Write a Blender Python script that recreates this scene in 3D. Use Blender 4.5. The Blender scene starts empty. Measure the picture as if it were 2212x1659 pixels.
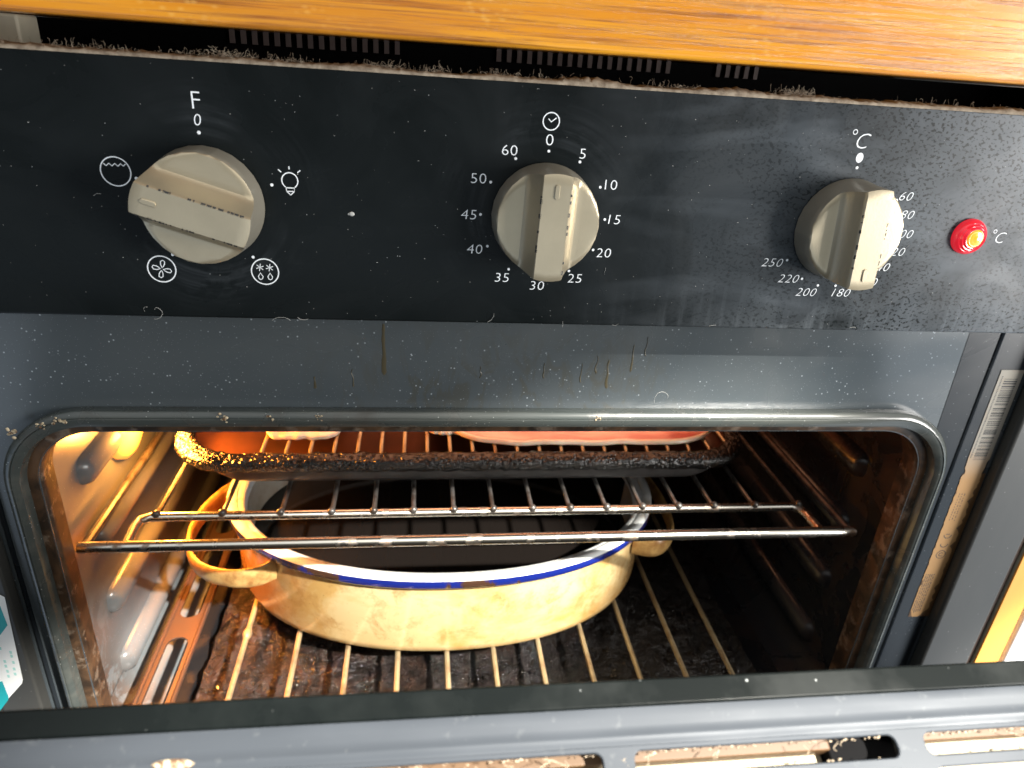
import bpy, bmesh, math, random
from mathutils import Vector, Matrix, noise
random.seed(7)
S = 0.001                                    # everything below is written in millimetres
sc = bpy.context.scene
C = sc.collection

# ------------------------------------------------------------------ camera, world, lamps, exposure
cd = bpy.data.cameras.new('camera'); cam = bpy.data.objects.new('camera', cd); C.objects.link(cam)
cam.location = Vector((-49.165, -277.246, 57.214)) * S
cam.rotation_euler = [math.radians(a) for a in (64.97723, -3.69112, -6.77093)]
cd.sensor_width = 36; cd.lens = 36 * 1522.17 / 2212
cd.clip_start = 0.005; cd.clip_end = 50
cd.dof.use_dof = True; cd.dof.focus_distance = 0.30; cd.dof.aperture_fstop = 14
sc.camera = cam

w = bpy.data.worlds.new('World'); sc.world = w; w.use_nodes = True
nt = w.node_tree; N = nt.nodes; Lk = nt.links
bg = N['Background']
tc = N.new('ShaderNodeTexCoord'); sx = N.new('ShaderNodeSeparateXYZ'); Lk.new(tc.outputs['Generated'], sx.inputs[0])
# a kitchen in daylight: bright floor below, dim walls at eye height, brighter towards the window on the right
rz = N.new('ShaderNodeValToRGB'); mz = N.new('ShaderNodeMapRange')
mz.inputs['From Min'].default_value = -1; mz.inputs['From Max'].default_value = 1
Lk.new(sx.outputs['Z'], mz.inputs['Value']); Lk.new(mz.outputs[0], rz.inputs[0])
cr = rz.color_ramp
cr.elements[0].position = 0.0; cr.elements[0].color = (0.55, 0.62, 0.70, 1)
cr.elements[1].position = 1.0; cr.elements[1].color = (1.0, 1.0, 0.96, 1)
for p, c_ in ((0.30, (0.80, 0.95, 1.10, 1)), (0.36, (0.62, 0.74, 0.86, 1)), (0.45, (0.10, 0.11, 0.11, 1)), (0.60, (0.16, 0.175, 0.17, 1)), (0.74, (0.75, 0.78, 0.76, 1))):
    e = cr.elements.new(p); e.color = c_
rx = N.new('ShaderNodeValToRGB'); mx = N.new('ShaderNodeMapRange')
mx.inputs['From Min'].default_value = -1; mx.inputs['From Max'].default_value = 1
Lk.new(sx.outputs['X'], mx.inputs['Value']); Lk.new(mx.outputs[0], rx.inputs[0])
rx.color_ramp.elements[0].color = (0.55, 0.6, 0.7, 1); rx.color_ramp.elements[1].color = (1.7, 1.6, 1.5, 1)
mm = N.new('ShaderNodeMix'); mm.data_type = 'RGBA'; mm.blend_type = 'MULTIPLY'; mm.inputs[0].default_value = 1
Lk.new(rz.outputs[0], mm.inputs[6]); Lk.new(rx.outputs[0], mm.inputs[7]); Lk.new(mm.outputs[2], bg.inputs[0])
bg.inputs[1].default_value = 1.0

def area(name, loc, target, sx_, sy_, power, col):
    l = bpy.data.lights.new(name, 'AREA'); l.shape = 'RECTANGLE'; l.size = sx_ * S; l.size_y = sy_ * S
    l.energy = power; l.color = col
    o = bpy.data.objects.new(name, l); C.objects.link(o); o.location = Vector(loc) * S
    o.rotation_euler = (Vector(target) - Vector(loc)).to_track_quat('-Z', 'Y').to_euler()
    return o
area('window_light', (1000, -660, -10), (120, 0, -20), 440, 520, 19.0, (1.0, 0.97, 0.93))
def spot(name, loc, target, deg, blend, power, col, r, squash=1.0):
    l = bpy.data.lights.new(name, 'SPOT'); l.energy = power; l.color = col; l.shadow_soft_size = r * S
    l.spot_size = math.radians(deg); l.spot_blend = blend
    o = bpy.data.objects.new(name, l); C.objects.link(o); o.location = Vector(loc) * S
    o.rotation_euler = (Vector(target) - Vector(loc)).to_track_quat('-Z', 'Y').to_euler(); o.scale = (1, squash, 1)
    return o
# sunlight let in by the window: one patch on the lower left, plus a spot added to blow out the white panel at right
spot('sun_patch_low', (700, -860, 860), (-140, 50, -328), 17.0, 0.30, 460.0, (1.0, 0.95, 0.86), 22, 0.43)
spot('white_panel_spot', (930, -620, 210), (420, 0, -260), 13, 0.5, 150.0, (1.0, 0.96, 0.90), 14)

def point(name, loc, power, col, r):
    l = bpy.data.lights.new(name, 'POINT'); l.energy = power; l.color = col; l.shadow_soft_size = r * S
    o = bpy.data.objects.new(name, l); C.objects.link(o); o.location = Vector(loc) * S
    return o
point('oven_lamp_light', (-204, 116, -158), 0.55, (1.0, 0.36, 0.05), 9)
ol = area('oven_lamp_beam', (-216.0, 126, -162), (-150, 118, -250), 42, 42, 1.35, (1.0, 0.33, 0.04)); ol.data.shape = 'DISK'; ol.data.spread = math.radians(110)

gl = area('grill_light', (0, 200, -79), (0, 190, -180), 300, 100, 0.45, (1.0, 0.46, 0.24)); gl.data.spread = math.radians(100)

sc.view_settings.view_transform = 'Standard'; sc.view_settings.look = 'None'
sc.view_settings.exposure = 0.12; sc.view_settings.gamma = 1.0; sc.view_settings.use_curve_mapping = False

# ------------------------------------------------------------------ material helpers
class Mat:
    def __init__(s, name, base=(0.5, 0.5, 0.5), rough=0.5, metal=0.0, spec=0.5, coat=0.0, emis=None, estr=0.0):
        s.m = bpy.data.materials.new(name); s.m.use_nodes = True
        s.nt = s.m.node_tree; s.b = s.nt.nodes['Principled BSDF']
        b = s.b.inputs
        b['Base Color'].default_value = (*base, 1); b['Roughness'].default_value = rough
        b['Metallic'].default_value = metal; b['Specular IOR Level'].default_value = spec
        b['Coat Weight'].default_value = coat
        if emis: b['Emission Color'].default_value = (*emis, 1); b['Emission Strength'].default_value = estr
        s.tc = s.nt.nodes.new('ShaderNodeTexCoord'); s.col = None; s.base = base
    def n(s, t, **k):
        o = s.nt.nodes.new('ShaderNode' + t)
        for a, v in k.items(): setattr(o, a, v)
        return o
    def L(s, a, b): s.nt.links.new(a, b)
    def coord(s, scale=(1, 1, 1), rot=(0, 0, 0), loc=(0, 0, 0)):
        m = s.n('Mapping'); s.L(s.tc.outputs['Object'], m.inputs[0])
        m.inputs['Scale'].default_value = scale; m.inputs['Rotation'].default_value = rot; m.inputs['Location'].default_value = loc
        return m.outputs[0]
    def noise(s, freq, lo, hi, detail=4, rough=0.6, dist=0.0, vec=None, **kw):
        t = s.n('TexNoise'); t.inputs['Scale'].default_value = freq; t.inputs['Detail'].default_value = detail
        t.inputs['Roughness'].default_value = rough; t.inputs['Distortion'].default_value = dist
        s.L(vec if vec is not None else s.coord(**kw), t.inputs['Vector'])
        return s.rng(t.outputs['Fac'], lo, hi)
    def voro(s, freq, lo, hi, vec=None, rnd=1.0, **kw):
        t = s.n('TexVoronoi'); t.inputs['Scale'].default_value = freq; t.inputs['Randomness'].default_value = rnd
        s.L(vec if vec is not None else s.coord(**kw), t.inputs['Vector'])
        return s.rng(t.outputs['Distance'], lo, hi)
    def rng(s, v, lo, hi, a=0.0, b=1.0):
        r = s.n('MapRange'); r.inputs['From Min'].default_value = lo; r.inputs['From Max'].default_value = hi
        r.inputs['To Min'].default_value = a; r.inputs['To Max'].default_value = b; s.L(v, r.inputs['Value'])
        return r.outputs[0]
    def axis(s, ax, lo, hi, a=0.0, b=1.0):
        x = s.n('SeparateXYZ'); s.L(s.tc.outputs['Object'], x.inputs[0])
        return s.rng(x.outputs[ax], lo * S, hi * S, a, b)
    def mul(s, a, b, op='MULTIPLY'):
        m = s.n('Math', operation=op)
        for i, v in enumerate((a, b)):
            if isinstance(v, (int, float)): m.inputs[i].default_value = v
            else: s.L(v, m.inputs[i])
        return m.outputs[0]
    def layer(s, fac, color):
        m = s.n('Mix', data_type='RGBA')
        if isinstance(fac, (int, float)): m.inputs[0].default_value = fac
        else: s.L(fac, m.inputs[0])
        if s.col is None: m.inputs[6].default_value = (*s.base, 1)
        else: s.L(s.col, m.inputs[6])
        if isinstance(color, tuple): m.inputs[7].default_value = (*color, 1)
        else: s.L(color, m.inputs[7])
        s.col = m.outputs[2]; s.L(s.col, s.b.inputs['Base Color']); return s
    def rough(s, fac, a, b): s.L(s.rng(fac, 0, 1, a, b), s.b.inputs['Roughness']); return s
    def bump(s, h, dist=0.3, strength=1.0):
        p = s.n('Bump'); p.inputs['Distance'].default_value = dist * S; p.inputs['Strength'].default_value = strength
        s.L(h, p.inputs['Height'])
        if s.b.inputs['Normal'].links: s.L(s.b.inputs['Normal'].links[0].from_socket, p.inputs['Normal'])
        s.L(p.outputs[0], s.b.inputs['Normal']); return s
M = {}

# varnished wood: long grain along x, pores, darker streaks
m = Mat('varnished wood', (0.62, 0.215, 0.012), 0.34, coat=0.15)
g = m.noise(1, 0.33, 0.68, detail=6, rough=0.65, dist=0.5, scale=(6, 60, 210), rot=(0, math.radians(1.2), 0))
m.layer(g, (0.80, 0.36, 0.028))
g2 = m.noise(1, 0.48, 0.68, detail=5, rough=0.7, dist=0.3, scale=(16, 300, 900), rot=(0, math.radians(1.5), 0))
m.layer(m.mul(g2, 0.95), (0.20, 0.05, 0.004))
g3 = m.noise(1, 0.50, 0.75, detail=2, scale=(9, 40, 30)); m.layer(m.mul(g3, 0.6), (0.42, 0.13, 0.012))
g4 = m.voro(520, 0.40, 0.12, scale=(0.55, 1, 1)); g5 = m.noise(26, 0.5, 0.62, detail=2)
m.layer(m.mul(m.mul(g4, g5), 0.3), (0.88, 0.52, 0.13))
m.bump(g2, 0.15, 0.5); m.rough(g3, 0.22, 0.42); M['wood'] = m.m

# black lacquered panel with wipe marks, haze, drops
m = Mat('black lacquered metal', (0.0065, 0.0085, 0.0090), 0.24, spec=0.12)
right = m.axis(0, 10, 225)
left = m.axis(0, -200, 60, 0.35, 1.0)
haze = m.noise(14, 0.38, 0.72, detail=5, rough=0.55, dist=1.6, scale=(1, 1, 1.5), rot=(0, math.radians(35), 0))
m.layer(m.mul(m.mul(haze, left), 0.16), (0.045, 0.052, 0.056))
film = m.noise(22, 0.22, 0.55, detail=6, rough=0.6, dist=0.8, loc=(0.3, 0, 0.1))
f1 = m.mul(m.mul(film, right), 0.85)
drops = m.noise(560, 0.585, 0.545, detail=3, rough=0.5, scale=(1, 1, 1.5), rot=(0, 0.5, 0))
dn = m.noise(30, 0.36, 0.46, detail=3)
dr = m.mul(m.mul(drops, 1.0), 1.0)
dmask = m.mul(dn, m.axis(0, 20, 150))
inv = m.n('Mix', data_type='FLOAT'); m.L(dmask, inv.inputs[0]); inv.inputs[2].default_value = 1.0; m.L(dr, inv.inputs[3])
m.layer(m.mul(f1, inv.outputs[0]), (0.115, 0.132, 0.150))
wipe = m.noise(1, 0.50, 0.70, detail=3, dist=0.4, scale=(10, 20, 45), rot=(0, math.radians(52), 0))
m.layer(m.mul(m.mul(wipe, m.axis(0, 10, 90)), 0.42), (0.14, 0.16, 0.18))
low = m.axis(2, 420, 396); streak = m.noise(1, 0.5, 0.68, detail=4, scale=(260, 30, 22))
m.layer(m.mul(m.mul(m.mul(streak, low), right), 0.6), (0.16, 0.18, 0.2))
sp = m.voro(260, 0.05, 0.028); spn = m.noise(60, 0.50, 0.56, detail=2)
m.layer(m.mul(sp, spn), (0.34, 0.36, 0.36))
scr = m.noise(1, 0.70, 0.74, detail=6, rough=0.8, scale=(30, 30, 1400), rot=(0, 0.18, 0)); m.layer(m.mul(scr, 0.22), (0.25, 0.27, 0.28))
for kx, amp, rot_ in ((-127, 0.16, 0.6), (0, 0.20, 2.2), (127, 0.22, 1.0)):
    vt = m.n('Vector'+'Math', operation='SUBTRACT'); m.L(m.tc.outputs['Object'], vt.inputs[0]); vt.inputs[1].default_value = (kx * S, 0, 0.440)
    ln = m.n('VectorMath', operation='LENGTH'); flat = m.n('VectorMath', operation='MULTIPLY'); m.L(vt.outputs[0], flat.inputs[0]); flat.inputs[1].default_value = (1, 0, 1); m.L(flat.outputs[0], ln.inputs[0])
    rr_ = ln.outputs['Value']; ring = m.mul(m.rng(rr_, 0.021, 0.025), m.rng(rr_, 0.046, 0.030))
    cv_ = m.n('CombineXYZ'); m.L(m.mul(rr_, 420.0), cv_.inputs[0]); m.L(m.mul(haze, 2.0), cv_.inputs[1])
    sw = m.noise(1, 0.40, 0.75, detail=3, vec=cv_.outputs[0]); pa = m.noise(24, 0.48, 0.66, detail=2, loc=(kx * .01, 0, rot_))
    m.layer(m.mul(m.mul(ring, m.mul(sw, pa)), amp), (0.16, 0.18, 0.20))
m.rough(haze, 0.20, 0.42); M['panel'] = m.m

# blue grey enamel of the front frame, with dust and splashes
m = Mat('grey enamel with grease', (0.066, 0.081, 0.092), 0.20, spec=0.75)
cl = m.noise(9, 0.35, 0.7, detail=4, dist=0.6); m.layer(m.mul(cl, 0.5), (0.098, 0.108, 0.110))
br = m.noise(1, 0.50, 0.60, detail=4, rough=0.65, dist=1.0, scale=(130, 50, 48))
bm_ = m.mul(m.axis(2, 392, 360), m.mul(m.axis(0, -110, -50), m.axis(0, 90, 40)))
m.layer(m.mul(m.mul(br, bm_), 0.38), (0.068, 0.060, 0.038))
sp = m.voro(330, 0.15, 0.07); spn = m.noise(80, 0.42, 0.55, detail=2); m.layer(m.mul(m.mul(sp, spn), 0.9), (0.36, 0.41, 0.45))
sp2 = m.voro(750, 0.13, 0.07); m.layer(m.mul(sp2, 0.45), (0.30, 0.34, 0.38))
m.rough(cl, 0.16, 0.34); M['flange'] = m.m

m = Mat('dark enamel', (0.010, 0.014, 0.019), 0.34, spec=0.35)
cl = m.noise(16, 0.4, 0.7, detail=5, dist=0.5); m.layer(m.mul(cl, 0.5), (0.022, 0.026, 0.030))
sp = m.voro(300, 0.10, 0.05); m.layer(m.mul(sp, 0.5), (0.3, 0.32, 0.34)); m.rough(cl, 0.24, 0.42); M['dark_enamel'] = m.m

m = Mat('trim enamel', (0.040, 0.041, 0.040), 0.42, spec=0.5)
cl = m.noise(30, 0.35, 0.7, detail=5, scale=(1, 1, 0.3)); m.layer(m.mul(cl, 0.6), (0.06, 0.06, 0.056))
sp = m.voro(260, 0.07, 0.03); m.layer(sp, (0.35, 0.35, 0.33)); M['trim'] = m.m

m = Mat('grey rubber seal', (0.060, 0.070, 0.068), 0.27, spec=0.7)
fl = m.noise(1, 0.45, 0.65, detail=3, scale=(9, 90, 90)); m.layer(m.mul(fl, 0.6), (0.105, 0.11, 0.10))
bs = m.noise(30, 0.52, 0.66, detail=5, dist=0.5); m.layer(m.mul(bs, 0.35), (0.045, 0.028, 0.016))
sp = m.voro(300, 0.09, 0.04); m.layer(sp, (0.4, 0.42, 0.4)); m.bump(fl, 0.25, 0.5); m.rough(bs, 0.22, 0.5); M['seal'] = m.m

m = Mat('burnt brown lip', (0.030, 0.020, 0.014), 0.45, spec=0.4)
cl = m.noise(55, 0.42, 0.62, detail=5, dist=0.7); m.layer(m.mul(cl, 0.8), (0.13, 0.072, 0.038))
c2 = m.noise(120, 0.55, 0.66, detail=4); m.layer(m.mul(c2, 0.6), (0.26, 0.20, 0.15)); m.bump(c2, 0.4, 0.6); M['lip'] = m.m

m = Mat('cavity enamel', (0.150, 0.168, 0.180), 0.24, spec=0.6)
cl = m.noise(28, 0.4, 0.7, detail=5, dist=0.8); m.layer(m.mul(cl, 0.5), (0.20, 0.205, 0.205))
bn = m.noise(38, 0.46, 0.53, detail=6, rough=0.65, dist=0.9); lowm = m.axis(2, 225, 150); nearm = m.axis(1, 80, 40)
m.layer(m.mul(m.mul(bn, lowm), m.mul(nearm, 0.95)), (0.085, 0.042, 0.018))
sp = m.voro(420, 0.11, 0.05); m.layer(m.mul(sp, 0.7), (0.4, 0.42, 0.45)); M['cavity_side'] = m.m

m = Mat('darker cavity enamel', (0.012, 0.013, 0.015), 0.30, spec=0.45)  # near-black enamel for the cavity's back, roof and floor
cl = m.noise(25, 0.45, 0.7, detail=5); m.layer(m.mul(cl, 0.6), (0.045, 0.032, 0.026)); m.rough(cl, 0.22, 0.5); M['cavity_dark'] = m.m

m = Mat('shaded right wall enamel', (0.018, 0.021, 0.024), 0.28, spec=0.5)  # left wall's enamel copied darker, the right wall's shade put into the colour
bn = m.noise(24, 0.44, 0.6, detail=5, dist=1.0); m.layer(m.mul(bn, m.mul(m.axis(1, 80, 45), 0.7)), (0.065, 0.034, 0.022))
m.rough(bn, 0.22, 0.45); M['cavity_right_shaded'] = m.m

m = Mat('greasy burnt floor', (0.010, 0.008, 0.007), 0.16, spec=0.6)
c1 = m.noise(90, 0.42, 0.62, detail=6, rough=0.7); m.layer(m.mul(c1, m.axis(0, 40, -110, 0.12, 1.0)), (0.042, 0.022, 0.015))  # crust brown fades rightwards, the floor's shade put into the colour
c2 = m.voro(380, 0.12, 0.40); m.bump(c2, 1.6, 0.7); m.bump(c1, 1.5, 0.9)
c3 = m.noise(20, 0.5, 0.65, detail=3); m.rough(c3, 0.10, 0.32); M['floor_crust'] = m.m

m = Mat('chromed wire', (0.72, 0.69, 0.62), 0.30, metal=1.0)
c1 = m.noise(90, 0.55, 0.68, detail=4); m.layer(m.mul(c1, 0.8), (0.20, 0.10, 0.045)); m.rough(c1, 0.26, 0.6); M['chrome'] = m.m
m = Mat('shaded dark wire', (0.13, 0.125, 0.12), 0.36, metal=0.6)  # chromed shelf's rods and wires, their shade put into the colour
c1 = m.noise(160, 0.45, 0.62, detail=4); m.layer(m.mul(c1, 0.85), (0.05, 0.04, 0.032)); M['wire_shaded'] = m.m
m = Mat('stained tan wire', (0.40, 0.31, 0.18), 0.46, metal=0.4)
c1 = m.noise(70, 0.5, 0.66, detail=4); m.layer(m.mul(c1, 0.7), (0.20, 0.10, 0.045)); M['wire_tan'] = m.m
m = Mat('browned steel strip', (0.075, 0.048, 0.036), 0.45, metal=0.3)
c1 = m.noise(60, 0.45, 0.66, detail=4); m.layer(m.mul(c1, 0.7), (0.09, 0.045, 0.028)); M['strip'] = m.m

m = Mat('stained cream enamel', (0.74, 0.60, 0.32), 0.22, spec=0.6, coat=0.2)
s1 = m.noise(17, 0.47, 0.64, detail=6, rough=0.65, dist=0.5, scale=(1, 1, 1.4)); m.layer(m.mul(s1, 0.8), (0.60, 0.36, 0.10))
s2 = m.noise(48, 0.50, 0.64, detail=7, rough=0.75, dist=0.4); m.layer(m.mul(s2, 0.6), (0.36, 0.17, 0.045))
lw = m.axis(2, 50, 5); s3 = m.noise(60, 0.22, 0.52, detail=6, rough=0.7); left_glow = m.axis(0, -70, -140)
m.layer(m.mul(m.mul(s3, left_glow), 0.9), (0.58, 0.23, 0.035)); m.layer(m.mul(m.mul(s3, lw), 0.45), (0.50, 0.25, 0.06))  # orange at the left end: the oven lamp's glow put into the colour
m.layer(m.mul(m.mul(s3, m.axis(0, 85, 148)), 0.85), (0.34, 0.18, 0.06))
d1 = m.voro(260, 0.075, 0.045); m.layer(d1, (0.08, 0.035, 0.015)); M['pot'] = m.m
m = Mat('white enamel', (0.78, 0.80, 0.79), 0.16, spec=0.6, coat=0.3)
s1 = m.noise(70, 0.56, 0.70, detail=6, rough=0.7); m.layer(m.mul(s1, 0.75), (0.38, 0.22, 0.09))
d1 = m.voro(210, 0.08, 0.05); m.layer(d1, (0.08, 0.04, 0.02)); M['pot_rim'] = m.m
m = Mat('cobalt blue enamel rim', (0.008, 0.018, 0.17), 0.16, spec=0.6, coat=0.5)
s1 = m.noise(34, 0.535, 0.565, detail=6, rough=0.6, scale=(1, 1, 0.6)); m.layer(s1, (0.060, 0.030, 0.018)); M['pot_blue'] = m.m
m = Mat('black pot inside', (0.008, 0.008, 0.009), 0.14, spec=0.45)  # black for the rear faces of the inner wall, away from the left end
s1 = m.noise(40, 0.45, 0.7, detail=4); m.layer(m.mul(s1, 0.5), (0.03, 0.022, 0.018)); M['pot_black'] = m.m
m = Mat('grey stained enamel wall', (0.46, 0.42, 0.36), 0.22, spec=0.5)
s1 = m.noise(30, 0.4, 0.7, detail=5); m.layer(m.mul(s1, 0.7), (0.26, 0.17, 0.09)); M['pot_wall'] = m.m
m = Mat('browned handle enamel', (0.52, 0.33, 0.12), 0.3, spec=0.5)
s1 = m.noise(70, 0.42, 0.62, detail=6, rough=0.7); m.layer(m.mul(s1, 0.8), (0.22, 0.085, 0.022)); M['pot_handle'] = m.m

m = Mat('crusted black baking tin', (0.008, 0.008, 0.008), 0.17, spec=0.8)
c1 = m.voro(380, 0.1, 0.5); c2 = m.noise(300, 0.3, 0.7, detail=5); m.bump(c1, 1.3, 0.9); m.bump(c2, 0.8, 0.7)
c3 = m.noise(180, 0.56, 0.70, detail=4); m.layer(m.mul(c3, 0.5), (0.07, 0.04, 0.025)); M['tin_crust'] = m.m
m = Mat('matt black tin wall', (0.020, 0.020, 0.020), 0.42, spec=0.5)
c2 = m.noise(70, 0.35, 0.7, detail=5); m.layer(m.mul(c2, 0.7), (0.055, 0.05, 0.048)); m.bump(c2, 0.6, 0.5); M['tin'] = m.m
m = Mat('greasy tin bottom', (0.06, 0.022, 0.012), 0.28, spec=0.5)
c2 = m.noise(40, 0.4, 0.7, detail=5); m.layer(m.mul(c2, 0.7), (0.016, 0.010, 0.008)); M['tin_in'] = m.m

m = Mat('bacon fat', (0.88, 0.72, 0.55), 0.28, spec=0.6); m.b.inputs['Subsurface Weight'].default_value = 0.25; m.b.inputs['Subsurface Radius'].default_value = (0.004, 0.0015, 0.0008)
c1 = m.noise(40, 0.45, 0.6, detail=4); m.layer(m.mul(c1, 0.5), (0.80, 0.40, 0.24)); M['fat'] = m.m
m = Mat('bacon meat', (0.55, 0.12, 0.09), 0.30, spec=0.6); m.b.inputs['Subsurface Weight'].default_value = 0.25; m.b.inputs['Subsurface Radius'].default_value = (0.004, 0.0015, 0.0008)
c1 = m.noise(1, 0.42, 0.6, detail=4, dist=0.4, scale=(14, 60, 60)); m.layer(c1, (0.80, 0.34, 0.26)); M['meat'] = m.m

def satin(name, base, rough, metal):
    m = Mat(name, base, rough, metal=metal, spec=0.5)
    c1 = m.noise(1500, 0.35, 0.75, detail=2, rough=0.5); m.bump(c1, 0.04, 0.25)
    c2 = m.noise(60, 0.40, 0.7, detail=4); m.layer(m.mul(c2, 0.45), tuple(x * 0.78 for x in base)); return m.m
M['knob'] = satin('champagne satin paint', (0.47, 0.405, 0.285), 0.31, 0.55)
M['knob_side'] = satin('champagne satin paint side', (0.38, 0.355, 0.29), 0.36, 0.5)
M['chip'] = Mat('bare black plastic', (0.02, 0.02, 0.02), 0.5).m
M['ink'] = Mat('pale printed ink', (0.84, 0.88, 0.92), 0.5).m
M['ink_black'] = Mat('black label ink', (0.05, 0.05, 0.05), 0.6).m
M['black'] = Mat('black gap', (0.003, 0.003, 0.0035), 0.8, spec=0.1).m
M['grille'] = Mat('dusty pinkish metal slats', (0.20, 0.15, 0.14), 0.5).m
m = Mat('beige board', (0.60, 0.56, 0.44), 0.6); c1 = m.noise(30, 0.4, 0.7); m.layer(m.mul(c1, 0.5), (0.25, 0.23, 0.18)); M['beige'] = m.m
m = Mat('grey lint', (0.42, 0.36, 0.28), 0.95, spec=0.1); c1 = m.noise(300, 0.35, 0.65); m.layer(c1, (0.20, 0.16, 0.12)); M['lint'] = m.m
M['fibre'] = Mat('pale lint fibre', (0.42, 0.34, 0.25), 0.9, spec=0.1).m
M['speck'] = Mat('pale crumb', (0.42, 0.42, 0.40), 0.6).m
m = Mat('rusty flaked chip', (0.60, 0.50, 0.34), 0.5); c1 = m.noise(700, 0.45, 0.6, detail=5); m.layer(c1, (0.14, 0.07, 0.03)); m.bump(c1, 0.5, 0.8); M['flake'] = m.m
m = Mat('door cap metal', (0.044, 0.051, 0.061), 0.45, metal=0.1, spec=0.25)
c1 = m.noise(16, 0.4, 0.7, detail=5, scale=(1, 3, 3)); m.layer(m.mul(c1, 0.6), (0.05, 0.058, 0.07))
c2 = m.noise(240, 0.62, 0.70, detail=3); m.layer(m.mul(c2, 0.08), (0.3, 0.31, 0.30)); m.rough(c1, 0.40, 0.56); M['cap'] = m.m
m = Mat('black door edge', (0.004, 0.0055, 0.0055), 0.5, spec=0.12)
c1 = m.noise(26, 0.45, 0.7, detail=5); m.layer(m.mul(c1, 0.6), (0.012, 0.015, 0.0145))
sp = m.voro(230, 0.10, 0.05); spn = m.noise(60, 0.48, 0.56, detail=2); m.layer(m.mul(sp, spn), (0.35, 0.37, 0.37)); m.rough(c1, 0.25, 0.5); M['door_black'] = m.m
m = Mat('beige door lining', (0.42, 0.37, 0.26), 0.6); c1 = m.noise(50, 0.4, 0.7); m.layer(m.mul(c1, 0.4), (0.36, 0.29, 0.19)); M['door_beige'] = m.m
m = Mat('orange edge band', (0.80, 0.36, 0.06), 0.4); c1 = m.noise(60, 0.4, 0.7, scale=(1, 1, 0.1)); m.layer(m.mul(c1, 0.3), (0.72, 0.28, 0.04)); M['edge'] = m.m
M['white'] = Mat('white gloss front', (0.88, 0.88, 0.88), 0.3).m
m = Mat('aged label paper', (0.30, 0.28, 0.24), 0.6, spec=0.3)
ag = m.axis(2, 322, 300); m.layer(m.mul(ag, 0.9), (0.40, 0.22, 0.08)); c1 = m.noise(60, 0.5, 0.7); m.layer(m.mul(c1, 0.4), (0.34, 0.2, 0.09)); M['label'] = m.m
M['glue'] = Mat('brown glue residue', (0.10, 0.052, 0.02), 0.5).m
M['label_white'] = Mat('white label', (0.86, 0.88, 0.88), 0.45).m
M['label_teal'] = Mat('teal label print', (0.01, 0.36, 0.40), 0.45).m
M['label_green'] = Mat('pale green label print', (0.40, 0.70, 0.66), 0.5).m
M['red_glass'] = Mat('red lamp lens', (0.70, 0.01, 0.03), 0.12, coat=0.6, emis=(1.0, 0.03, 0.05), estr=0.45).m
M['lamp_core'] = Mat('lit lamp centre', (1.0, 0.30, 0.02), 0.2, coat=0.5, emis=(1.0, 0.30, 0.01), estr=0.95).m
M['grill_hot'] = Mat('glowing grill element', (0.3, 0.05, 0.02), 0.5, emis=(1.0, 0.20, 0.05), estr=1.0).m
M['lamp_glass'] = Mat('lit oven lamp glass', (1.0, 0.6, 0.2), 0.2, emis=(1.0, 0.40, 0.06), estr=0.7).m
m = Mat('oily dark gravy', (0.010, 0.008, 0.007), 0.06, spec=0.5); M['gravy'] = m.m

# ------------------------------------------------------------------ object helpers
def org(parent):
    p = Vector((0, 0, 0))
    while parent is not None:
        p += parent.location; parent = parent.parent
    return p
def obj(name, bm, mats, parent=None, smooth=True, bevel=0, angle=35, seg=2):
    if not isinstance(mats, (list, tuple)): mats = [mats]
    me = bpy.data.meshes.new(name)
    o0 = org(parent)
    for v in bm.verts: v.co = v.co * S - o0
    bmesh.ops.recalc_face_normals(bm, faces=bm.faces[:])
    bm.to_mesh(me); bm.free()
    for mt in mats: me.materials.append(M[mt])
    if smooth:
        me.shade_smooth()
        me.set_sharp_from_angle(angle=math.radians(angle))
    o = bpy.data.objects.new(name, me); C.objects.link(o); o.parent = parent
    if bevel:
        b = o.modifiers.new('bevel', 'BEVEL'); b.width = bevel * S; b.segments = seg; b.limit_method = 'ANGLE'; b.angle_limit = math.radians(40)
    return o
def thing(name, label, cat, loc, group=None):
    o = bpy.data.objects.new(name, None); C.objects.link(o); o.location = Vector(loc) * S
    o.empty_display_size = 0.02
    o['label'] = label; o['category'] = cat
    if group: o['group'] = group
    return o
def tag(o, label, cat, group=None, kind=None):
    if label: o['label'] = label
    if cat: o['category'] = cat
    if group: o['group'] = group
    if kind: o['kind'] = kind
    return o
def B(): return bmesh.new()
def box(bm, x0, x1, y0, y1, z0, z1, mi=0):
    v = [bm.verts.new((x, y, z)) for x in (x0, x1) for y in (y0, y1) for z in (z0, z1)]
    for f in ((0, 1, 3, 2), (4, 6, 7, 5), (0, 4, 5, 1), (2, 3, 7, 6), (0, 2, 6, 4), (1, 5, 7, 3)):
        bm.faces.new([v[i] for i in f]).material_index = mi
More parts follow.
